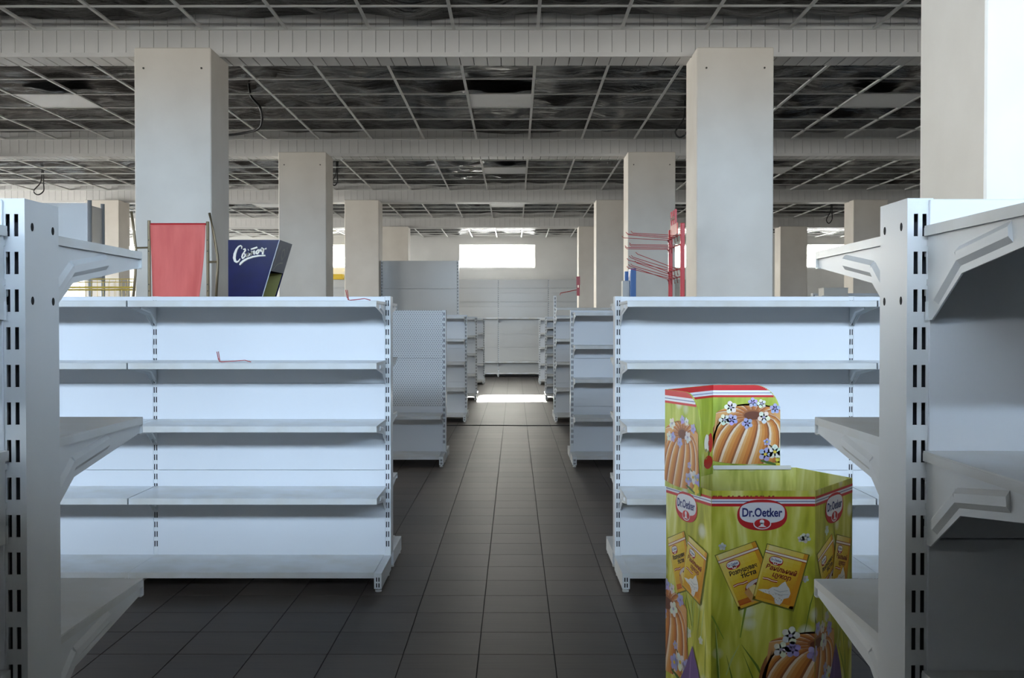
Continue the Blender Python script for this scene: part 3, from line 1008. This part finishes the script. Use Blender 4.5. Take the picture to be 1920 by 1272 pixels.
# galvanised tall rack far left
g = thing('metal_rack', 'tall open rack of galvanised sheet on round posts at the far left', 'rack', (-3.86, 9.70, 0))
for x in (0, -1.9):
    for y in (-.15, .15):
        p = MB().tube([(x, y, 0), (x, y, 2.415)], .019, 12).build('rack_post', M['zinc'], g, smooth=True)
        MB().prism([(x + .006 * math.cos(a), 1.86 + .006 * math.sin(a)) for a in range(6)], 'y', y - .0205, y - .018).build('post_hole', M['dark'], p)
MB().box(-1.88, -.02, -.152, -.148, 1.72, 2.39).build('back_sheet', M['zinc'], g)
MB().box(-.003, .003, -.132, .132, 1.72, 2.37).build('end_sheet', M['zinc'], g)
for z in (.25, .75, 1.2, 1.7):
    MB().box(-1.9, 0, -.13, .13, z, z + .02).build('rack_shelf', M['zinc'], g)

# yellow wire bin
g = thing('wire_basket', 'yellow wire basket stand behind the left shelving near the first left column', 'wire basket', (-3.42, 8.55, 0))
for x in (-.55, .48):
    for y in (-.3, .3):
        MB().tube([(x, y, 0), (x, y, 1.66)], .010, 8).build('stand_leg', M['yellow'], g)
for z in (1.58, 1.645, 1.34, .9, .4):
    MB().tube([(-.55, -.3, z), (.48, -.3, z), (.48, .3, z), (-.55, .3, z), (-.55, -.3, z)], .0035 if z != 1.58 else .008, 6).build('wire_ring', M['yellow'], g)
wires = MB()
for k in range(22):
    x = -.53 + k * .048
    for y in (-.3, .3):
        wires.tube([(x, y, .4), (x, y, 1.645)], .0018, 5)
tag(wires.build('wire_mesh', M['yellow'], g), kind='stuff')

# cartons
o = MB().box(-.22, .22, -.12, .12, 0, .13).box(-.2, .2, -.1205, -.12, .03, .1).build('yellow_carton', M['carton'], bevel=.004)
o.location = (-4.55, 25.47, 2.362); tag(o, 'yellow carton seen between the left columns on the end wall shelving', 'carton')
o.location = (-4.40, 25.66, 2.360)
o = MB().box(-.16, .16, -.12, .12, 0, .095).box(-.165, .165, -.125, .125, .095, .105).build('white_carton', M['whitebox'], bevel=.003)
o.location = (4.22, 13.94, 1.6602); tag(o, 'flat white carton on top of the far right shelving', 'carton')


# ------------------------------------------------------------------ cables
def cable(name, pts, r, label, grp=None):
    P = [Vector(p) for p in pts]
    out = []
    for i in range(len(P) - 1):
        p0, p1, p2, p3 = P[max(i - 1, 0)], P[i], P[i + 1], P[min(i + 2, len(P) - 1)]
        for q in range(6):
            t = q / 6
            out.append(.5 * ((2 * p1) + (p2 - p0) * t + (2 * p0 - 5 * p1 + 4 * p2 - p3) * t * t + (3 * p1 - p0 - 3 * p2 + p3) * t ** 3))
    out.append(P[-1])
    o = MB().tube(out, r, 6).build(name, M['black'], smooth=True)
    return tag(o, label, 'cable', grp)


HG = 'cables hanging from the ceiling'
cable('hanging_cable', [(-2.46, 9.75, 3.52), (-2.44, 9.75, 3.40), (-2.36, 9.76, 3.30), (-2.35, 9.8, 3.18), (-2.42, 9.9, 3.12), (-2.60, 10.0, 3.10), (-2.72, 10.02, 3.09)], .012, 'thick black cable bending down from the ceiling beside the first left column', HG)
def loop(x, y, h, w, label):
    cable('hanging_cable', [(x, y, 3.50), (x - w * .1, y, GZ - h * .35), (x - w * .6, y, GZ - h * .8), (x - w * .3, y, GZ - h), (x + w * .1, y, GZ - h * .8), (x + w * .1, y, GZ - h * .4), (x + .02, y, 3.50)], .009, label, HG)
loop(-2.42, 14.3, .24, .10, 'black cable loop beside the second left column')
loop(1.68, 10.4, .28, .16, 'black cable loop to the left of the first right column')
loop(5.62, 18.7, .34, .14, 'black cable loop hanging at the far right')
loop(-2.36, 23.3, .33, .13, 'black cable loop by the farthest left column')
loop(-6.74, 15.0, .28, .20, 'black cable loop hanging at the far left')
cable('floor_cable', [(-1.6, 13.25, .004), (-.9, 13.27, .004), (-.35, 13.30, .004), (.1, 13.26, .004), (.6, 13.27, .004), (1.3, 13.25, .004), (2.0, 13.25, .004)], .006, 'black cable lying straight across the floor of the aisle')


# ------------------------------------------------------------------ cardboard bin
def flower(P, cx, cy, r, c, layer, centre=(150, 120, 190)):
    for k in range(5):
        a = 2 * math.pi * k / 5 + cx * 50
        P.ellipse(cx + .55 * r * math.cos(a), cy + .55 * r * math.sin(a), r * .52, r * .42, tuple(max(0, min(255, q + random.randint(-14, 8))) for q in c), layer, n=10, rot=a)
    P.ellipse(cx, cy, r * .25, r * .22, centre, layer + 1, n=8)


def mixc(a, b, t): return tuple(a[i] + (b[i] - a[i]) * t for i in range(3))


def cake(P, cx, cy, W, H, layer):
    """a ring cake: swirled ribs running from the hole over the crest to the foot"""
    X = lambda x, y: (cx + x * W, cy + y * H)
    hx, hy, hrx, hry = .06, .80, .13, .085
    P.poly([X(.50 * math.cos(a), .10 + .10 * math.sin(a)) if math.sin(a) < 0 else X(.50 * math.cos(a) ** 1, .10 + .86 * abs(math.sin(a)) ** .75) for a in [2 * math.pi * k / 40 for k in range(40)]], (150, 92, 52), layer)
    N = 15
    def curve(th, t):
        s, c = math.sin(th), math.cos(th)
        p0 = (hx + hrx * c, hy + hry * s)
        if s <= 0.12:
            th2 = th - .32
            p2 = (.49 * math.cos(th2), .11 + .11 * math.sin(th2))
            p1 = (hx * .5 + .50 * c, .86 + .20 * s)
        else:
            p2 = (hx * .5 + .44 * c, .80 + .15 * s)
            p1 = (hx + .30 * c, .86 + .18 * s)
        a, b = 1 - t, t
        return (a * a * p0[0] + 2 * a * b * p1[0] + b * b * p2[0], a * a * p0[1] + 2 * a * b * p1[1] + b * b * p2[1])
    tones = [(238, 224, 204), (222, 172, 112), (214, 146, 70), (196, 118, 50), (136, 78, 40)]
    edge = [0, .20, .38, .62, .86, 1.0]
    order = [k for k in range(N) if math.sin(2 * math.pi * (k + .5) / N) > .12] + [k for k in range(N) if math.sin(2 * math.pi * (k + .5) / N) <= .12]
    for k in order:
        a0, a1 = 2 * math.pi * k / N, 2 * math.pi * (k + 1) / N
        for q in range(5):
            b0, b1 = a0 + (a1 - a0) * edge[q], a0 + (a1 - a0) * edge[q + 1]
            for j in range(7):
                t0, t1 = j / 7, (j + 1) / 7
                c = mixc(mixc(tones[q], (150, 80, 40), max(0, .55 - t0 * 1.6)), (178, 108, 48), .25 * t0)
                P.poly([X(*curve(b0, t0)), X(*curve(b1, t0)), X(*curve(b1, t1)), X(*curve(b0, t1))], c, layer + 1)
    P.ellipse(*X(hx, hy - .01), hrx * W * .86, hry * H * .8, (104, 56, 34), layer + 2, n=20)
    WH, VI, YE_ = (226, 228, 216), (176, 172, 218), (232, 206, 70)
    for x, y, r, c in ((-.22, .92, .085, WH), (-.30, .72, .075, WH), (-.20, .72, .075, VI), (-.01, .66, .075, VI), (.06, 1.0, .065, VI), (.17, .98, .06, WH), (.20, .76, .085, WH), (.34, .90, .07, VI)):
        flower(P, *X(x, y), r * W * .92, c, layer + 3, mixc(c, (120, 100, 160), .5) if c != YE_ else (214, 180, 40))
    for x, y, r, c in ((.22, .16, .085, VI), (.34, .20, .09, WH), (.46, .18, .085, VI), (.42, .04, .075, YE_), (.24, .36, .045, VI)):
        flower(P, *X(x, y), r * W, c, layer + 3, (220, 190, 60))
    P.stroke([(*X(.16, .06), .6), (*X(.28, .02), 1), (*X(.38, -.02), .5)], .035 * W, (74, 104, 40), layer + 2)
    P.stroke([(*X(.22, .36), .5), (*X(.30, .28), 1), (*X(.34, .20), .8)], .02 * W, (60, 66, 40), layer + 2)


def logo(P, cx, cy, w, h, layer):
    RED, WHT, NAVY = (190, 26, 34), (226, 226, 232), (34, 42, 110)
    P.ellipse(cx, cy, w / 2, h / 2, RED, layer, p=2.35, n=44)
    P.ellipse(cx, cy + h * .075, w * .452, h * .335, WHT, layer + 1, p=2.9, n=44)
    P.ellipse(cx, cy - h * .285, w * .178, h * .178, WHT, layer + 2, n=24)
    P.ellipse(cx, cy - h * .275, w * .160, h * .155, RED, layer + 3, n=24)
    P.ellipse(cx - w * .005, cy - h * .215, w * .046, h * .075, WHT, layer + 4, n=14)
    P.poly([(cx - w * .03, cy - h * .25), (cx + w * .028, cy - h * .25), (cx + w * .035, cy - h * .33), (cx + w * .085, cy - h * .385), (cx - w * .085, cy - h * .385), (cx - w * .032, cy - h * .33)], WHT, layer + 4)
    P.text('Dr.Oetker', at_box(cx - w * .40, cy - h * .045, w * .80, h * .27), NAVY, layer + 4, bold=.028)


def sachet(P, q, kind, layer):
    """q: corners TL, TR, BR, BL in panel coordinates"""
    def B(a, b):
        t = [q[0][i] + (q[1][i] - q[0][i]) * a for i in (0, 1)]; d = [q[3][i] + (q[2][i] - q[3][i]) * a for i in (0, 1)]
        return (t[0] + (d[0] - t[0]) * b, t[1] + (d[1] - t[1]) * b)
    R = lambda a0, b0, a1, b1, c, l: P.poly([B(a0, b0), B(a1, b0), B(a1, b1), B(a0, b1)], c, l)
    pale, yel, ora, rd = (232, 220, 160), (226, 190, 44), (214, 132, 24), (186, 62, 26)
    P.poly([B(-.02, -.015), B(1.03, -.01), B(1.035, 1.03), B(-.01, 1.025)], (110, 112, 34), layer)
    nb, na = 14, 7
    for j in range(nb):
        for i in range(na):
            b, a = (j + .5) / nb, (i + .5) / na
            d = .45 * a + .9 * b
            c = mixc(pale, yel, min(1, d / .6)) if d < .6 else mixc(yel, ora, min(1, (d - .6) / .6))
            if kind == 0 and b > .86: c = mixc(ora, rd, (b - .8) * 4)
            R(i / na, j / nb, (i + 1) / na, (j + 1) / nb, c, layer + 1)
    R(.90, 0, 1, 1, (218, 150, 30), layer + 2); R(0, 0, .05, 1, (232, 206, 96), layer + 2); R(0, .95, 1, 1, (224, 168, 40), layer + 2)
    R(0, .095, 1, .105, (170, 40, 44), layer + 3); R(0, .105, 1, .138, (232, 220, 206), layer + 3); R(0, .138, 1, .150, (170, 40, 44), layer + 3)
    lc = B(.30, .245)
    e1 = Vector(B(.47, .245)) - Vector(B(.13, .245)); e2 = Vector(B(.3, .165)) - Vector(B(.3, .325))
    E = lambda x, y: (lc[0] + e1.x * x + e2.x * y, lc[1] + e1.y * x + e2.y * y)
    def EL(x, y, rx, ry, c, l, p=2.0):
        o = []
        for k in range(28):
            a = 2 * math.pi * k / 28
            o.append(E(x + rx * math.copysign(abs(math.cos(a)) ** (2 / p), math.cos(a)), y + ry * math.copysign(abs(math.sin(a)) ** (2 / p), math.sin(a))))
        P.poly(o, c, l)
    EL(0, 0, .5, .5, (180, 34, 40), layer + 4, 2.3); EL(0, .07, .44, .33, (230, 230, 226), layer + 5, 2.8)
    EL(0, -.29, .17, .17, (230, 226, 220), layer + 5); EL(-.06, -.28, .05, .09, (180, 34, 40), layer + 6); EL(.07, -.28, .05, .09, (180, 34, 40), layer + 6)
    P.text('Dr.Oetker', lambda a, b: E(-.38 + .76 * a, -.05 + .26 * b), (60, 70, 130), layer + 6, bold=.024)
    lines = (('Розпушувач', .12, .415, .70, .075, (52, 34, 24)), ('тіста', .36, .515, .38, .075, (52, 34, 24))) if kind == 0 else \
            (('Ванільний', .10, .42, .76, .085, (150, 66, 34)), ('цукор', .30, .525, .46, .085, (150, 66, 34)))
    for s_, a0, b0, w_, h_, c in lines:
        P.text(s_, lambda a, b, a0=a0, b0=b0, w_=w_, h_=h_: B(a0 + a * w_, b0 - b * h_), c, layer + 5, bold=.034, shear=.15)
    for o_, c in ((0, (176, 40, 40)), (.014, (236, 220, 200)), (.030, (176, 40, 40))):
        P.stroke([(*B(.10, .585 + o_), 1), (*B(.22, .575 + o_), 1), (*B(.34, .590 + o_), 1), (*B(.46, .582 + o_), 1)], .0022, c, layer + 5)
    if kind == 0:
        EL2 = lambda a, b, ra, rb, c, l: P.poly([B(a + ra * math.cos(t), b + rb * math.sin(t)) for t in [2 * math.pi * k / 22 for k in range(22)]], c, l)
        EL2(.66, .74, .34, .14, (150, 62, 40), layer + 4); EL2(.66, .70, .30, .09, (206, 190, 190), layer + 5); EL2(.66, .72, .15, .06, (120, 44, 26), layer + 6)
        P.poly([B(.28, .76), B(.42, .70), B(.47, .94), B(.36, .97)], (206, 150, 84), layer + 6)
        P.poly([B(.42, .70), B(.58, .68), B(.72, .86), B(.62, .98), B(.47, .94)], (232, 206, 132), layer + 7)
        P.poly([B(.70, .78), B(.98, .74), B(.98, .88), B(.76, .90)], (164, 82, 46), layer + 5)
    else:
        cr = [(.06, .82), (.16, .79), (.30, .77), (.38, .71), (.50, .69), (.58, .60), (.64, .555), (.70, .61), (.78, .66), (.84, .74), (.82, .82), (.72, .86), (.70, .93), (.66, .985), (.54, .98), (.50, .90), (.40, .85), (.20, .845)]
        P.poly([B(*p) for p in cr], (226, 224, 218), layer + 6)
        P.stroke([(*B(.42, .745), .6), (*B(.58, .76), 1), (*B(.76, .70), .6)], .003, (190, 192, 190), layer + 7)
        P.stroke([(*B(.46, .80), .6), (*B(.62, .81), 1), (*B(.80, .76), .6)], .003, (196, 198, 196), layer + 7)
        for _ in range(46):
            a, b = random.uniform(.2, .68), random.uniform(.80, .97)
            if (a > .5) or b < .85: P.ellipse(*B(a, b), .0014, .0011, random.choice([(160, 128, 110), (244, 240, 236), (190, 160, 140)]), layer + 7, n=6)


def card_bin():
    Z = .82
    V = [(.563, 3.0), (.860, 3.0), (1.046, 3.25), (.935, 3.485), (.655, 3.485), (.470, 3.25)]
    g = thing('cardboard_bin', 'six-sided green cardboard display bin with a cake picture header in the right foreground', 'display bin', (.758, 3.25, 0))
    off = Vector((.758, 3.25, 0))
    c = Vector((.758, 3.25))
    T = .003
    for k in range(6):
        a, b = Vector(V[k]), Vector(V[(k + 1) % 6])
        d = (b - a).normalized(); n = Vector((d.y, -d.x))
        ai, bi = a + (c - a).normalized() * T * 1.15, b + (c - b).normalized() * T * 1.15
        m = MB().prism([tuple(a - off.xy), tuple(b - off.xy), tuple(bi - off.xy), tuple(ai - off.xy)], 'z', 0.0, Z)
        m.build('side_panel', M['grass_lit' if k in (2, 3, 4) else 'grass'], g)  # rear panels get the green with light painted in
    ins = [tuple((Vector(v) + (c - Vector(v)) * .02) - off.xy) for v in V]
    MB().prism(ins, 'z', .30, .304).build('inner_tray', M['card'], g)
    RED, WHT, BLU = (196, 32, 38), (226, 228, 236), (54, 66, 134)

    def stripes(P, u0, u1, z, layer=0):
        for z0, z1, col in ((z - .007, z, RED), (z - .020, z - .007, WHT), (z - .0145, z - .0125, BLU), (z - .028, z - .020, RED)):
            P.poly([(u0, z0), (u1, z0), (u1, z1), (u0, z1)], col, layer if col != BLU else layer + 1)

    F = lambda px, py: ((px - 1335) / 657, 1.30 - (py - 606) / 657)
    art = [((1343, 1044), (1417, 1017), (1461, 1118), (1387, 1145)), ((1440, 1022), (1517, 1042), (1488, 1145), (1413, 1124))]
    for face, (i, j) in enumerate(((5, 0), (0, 1), (1, 2))):
        a, b = Vector(V[i]), Vector(V[j])
        W = (b - a).length; d = (b - a) / W; n = Vector((d.y, -d.x))
        O = (a.x - off.x, a.y - off.y, 0)
        mk = lambda: Print(O, (d.x, d.y, 0), (n.x, n.y, 0), 0.0005, W - .0005)
        k = W / .297
        S = lambda p: (p[0] * k, p[1])
        P = mk(); stripes(P, 0, W, .803)
        if face == 1:
            for q in range(26):
                x = random.uniform(0, W * .6)
                P.poly([(x, .803), (x + .004, .803), (x + .004, .8065), (x, .8055)], (150, 60, 40), 0)
        P.build('printed_stripes', g)
        P = mk(); lw = .143 * k
        logo(P, .145 * k if face else .125, .7505, lw, .089, 3); P.build('printed_logo', g)
        for kind in (0, 1):
            P = mk(); sachet(P, [S(F(*p)) for p in art[kind]], kind, 2 + kind * 9); P.build('printed_sachet', g)
        if face == 1:
            P = mk(); cake(P, .300, .22, .33, .20, 2); P.build('printed_cake', g)
        else:
            P = mk(); cake(P, -.01 if face == 0 else 0.0, .22, .33 if face == 2 else .30, .20 if face == 2 else .27, 2)
            x = .165
            P.poly([(x - .09, .20), (x - .04, .27), (x, .345), (x + .035, .28), (x + .06, .20)], (110, 84, 140), 9)
            P.stroke([(x - .02, .20, 1), (x - .005, .33, .4)], .01, (136, 108, 164), 10)
            P.build('printed_cake', g)
        # drawn blades of grass and blurred blossoms
        P = mk()
        rnd = random.Random(face + 3)
        for _ in range(26):
            x, z, L, s_ = rnd.uniform(0, W), rnd.uniform(.02, .42), rnd.uniform(.08, .22), rnd.uniform(-.08, .05)
            P.stroke([(x, z, .4), (x + s_ * .4, z + L * .5, 1), (x + s_, z + L, .1)], rnd.uniform(.003, .008), rnd.choice([(126, 150, 40), (170, 186, 84), (96, 122, 30), (188, 200, 120)]), 0)
        for _ in range(7):
            x, z = rnd.uniform(.02, W - .02), rnd.uniform(.30, .70)
            flower(P, x, z, rnd.uniform(.010, .017), (214, 216, 204), 0, (206, 208, 190))
        tag(P.build('printed_grass', g), kind='stuff')

    # header of three folded panels standing in the bin
    hz0, hz1, r = .80, 1.095, .085
    L5, F0, B4, B3 = Vector(V[5]), Vector(V[0]), Vector(V[4]), Vector(V[3])
    def header(a, d, W, z0, z1, curve_right, nrm, flip=False):
        pts = [(0, z0), (W, z0)]
        if curve_right:
            rx = min(r, W * .75)
            pts += [(W - rx + rx * math.cos(t), z1 - r * 1.15 + r * 1.15 * math.sin(t)) for t in [math.pi / 2 * q / 10 for q in range(11)]]
            pts += [(0, z1)]
        else: pts += [(W, z1), (0, z1)]
        m = MB()
        i = len(m.v)
        fr = [(a.x + d.x * u - off.x, a.y + d.y * u - off.y, z) for u, z in pts]
        bk = [(p[0] - nrm.x * .003, p[1] - nrm.y * .003, p[2]) for p in fr]
        m.v += fr + bk
        k = len(pts)
        m.f += [tuple(range(k)), tuple(reversed(range(k, 2 * k)))] + [(q, (q + 1) % k, k + (q + 1) % k, k + q) for q in range(k)]
        return m.build('header_panel', M['grass_mid'], g), (a.x - off.x, a.y - off.y, 0), pts

    def header_print(O, d, nrm, W, pts, cakes):
        P = Print(O, (d.x, d.y, 0), (nrm.x, nrm.y, 0), .0004, W - .0006)
        # stripes follow the top edge, cut where the corner is rounded
        top = lambda u: max([z for z in [z_at(pts, u)]])
        for z0, z1, col, ly in ((hz1 - .018, hz1, RED, 0), (hz1 - .034, hz1 - .018, WHT, 0), (hz1 - .0275, hz1 - .0255, BLU, 1), (hz1 - .041, hz1 - .034, RED, 0)):
            n_ = 40
            for q in range(n_):
                u0, u1 = W * q / n_, W * (q + 1) / n_
                t = min(z_at(pts, u0), z_at(pts, u1)) - .0004
                if t > z0: P.poly([(u0, z0), (u1, z0), (u1, min(z1, t)), (u0, min(z1, t))], col, ly)
        P.build('printed_stripes', g)
        for cx, cz, w, h in cakes:
            P = Print(O, (d.x, d.y, 0), (nrm.x, nrm.y, 0), .0006, W - .0008)
            cake(P, cx, cz, w, h, 3)
            P.build('printed_cake', g)

    def z_at(pts, u):
        best = hz0
        for (a, b) in zip(pts, pts[1:] + pts[:1]):
            if min(a[0], b[0]) - 1e-9 <= u <= max(a[0], b[0]) + 1e-9 and abs(a[0] - b[0]) > 1e-9:
                best = max(best, a[1] + (b[1] - a[1]) * (u - a[0]) / (b[0] - a[0]))
        return best

    # A: folded forward over the left front side (outside)
    d = (F0 - L5).normalized(); nA = Vector((d.y, -d.x))
    aA = L5 + nA * .005
    WA = .211
    _, O, pts = header(aA, d, WA, .795, hz1, True, nA)
    header_print(O, d, nA, WA, pts, [(.098, .805, .225, .205)])
    # B: inside the left back side
    d = (B4 - L5).normalized(); nB = Vector((d.y, -d.x))
    aB = L5 + nB * .006
    WB = (B4 - L5).length - .004
    _, O, pts = header(aB, d, WB, hz0, hz1, False, nB)
    header_print(O, d, nB, WB, pts, [])
    P = Print(O, (d.x, d.y, 0), (nB.x, nB.y, 0), .0006, WB - .0008)
    P.ellipse(WB - .035, .842, .03, .022, (186, 30, 34), 3, n=18); P.ellipse(WB - .02, .905, .016, .032, (190, 40, 40), 3, n=18)
    P.ellipse(WB - .045, .905, .018, .03, (228, 228, 214), 3, n=16); P.ellipse(WB - .05, .87, .014, .018, (190, 190, 90), 3, n=12)
    P.stroke([(WB - .06, .83, 1), (WB - .03, .87, 1), (WB - .02, .90, .5)], .012, (70, 96, 34), 2)
    P.build('printed_tulips', g)
    # C: the back panel
    d = (B3 - B4).normalized(); nC = Vector((d.y, -d.x))
    aC = B4 + nC * .006
    WC = .225
    _, O, pts = header(aC, d, WC, .826, hz1, True, nC)
    header_print(O, d, nC, WC, pts, [(.118, .832, .262, .205)])
    # white slotted edge at the rear rim
    m = MB()
    m.prism([(B4.x - off.x + .004, B4.y - off.y - .009), (B3.x - off.x - .02, B3.y - off.y - .009), (B3.x - off.x - .02, B3.y - off.y - .0115), (B4.x - off.x + .004, B4.y - off.y - .0115)], 'z', .815, .828)
    m.build('rim_fold', M['card'], g)


card_bin()
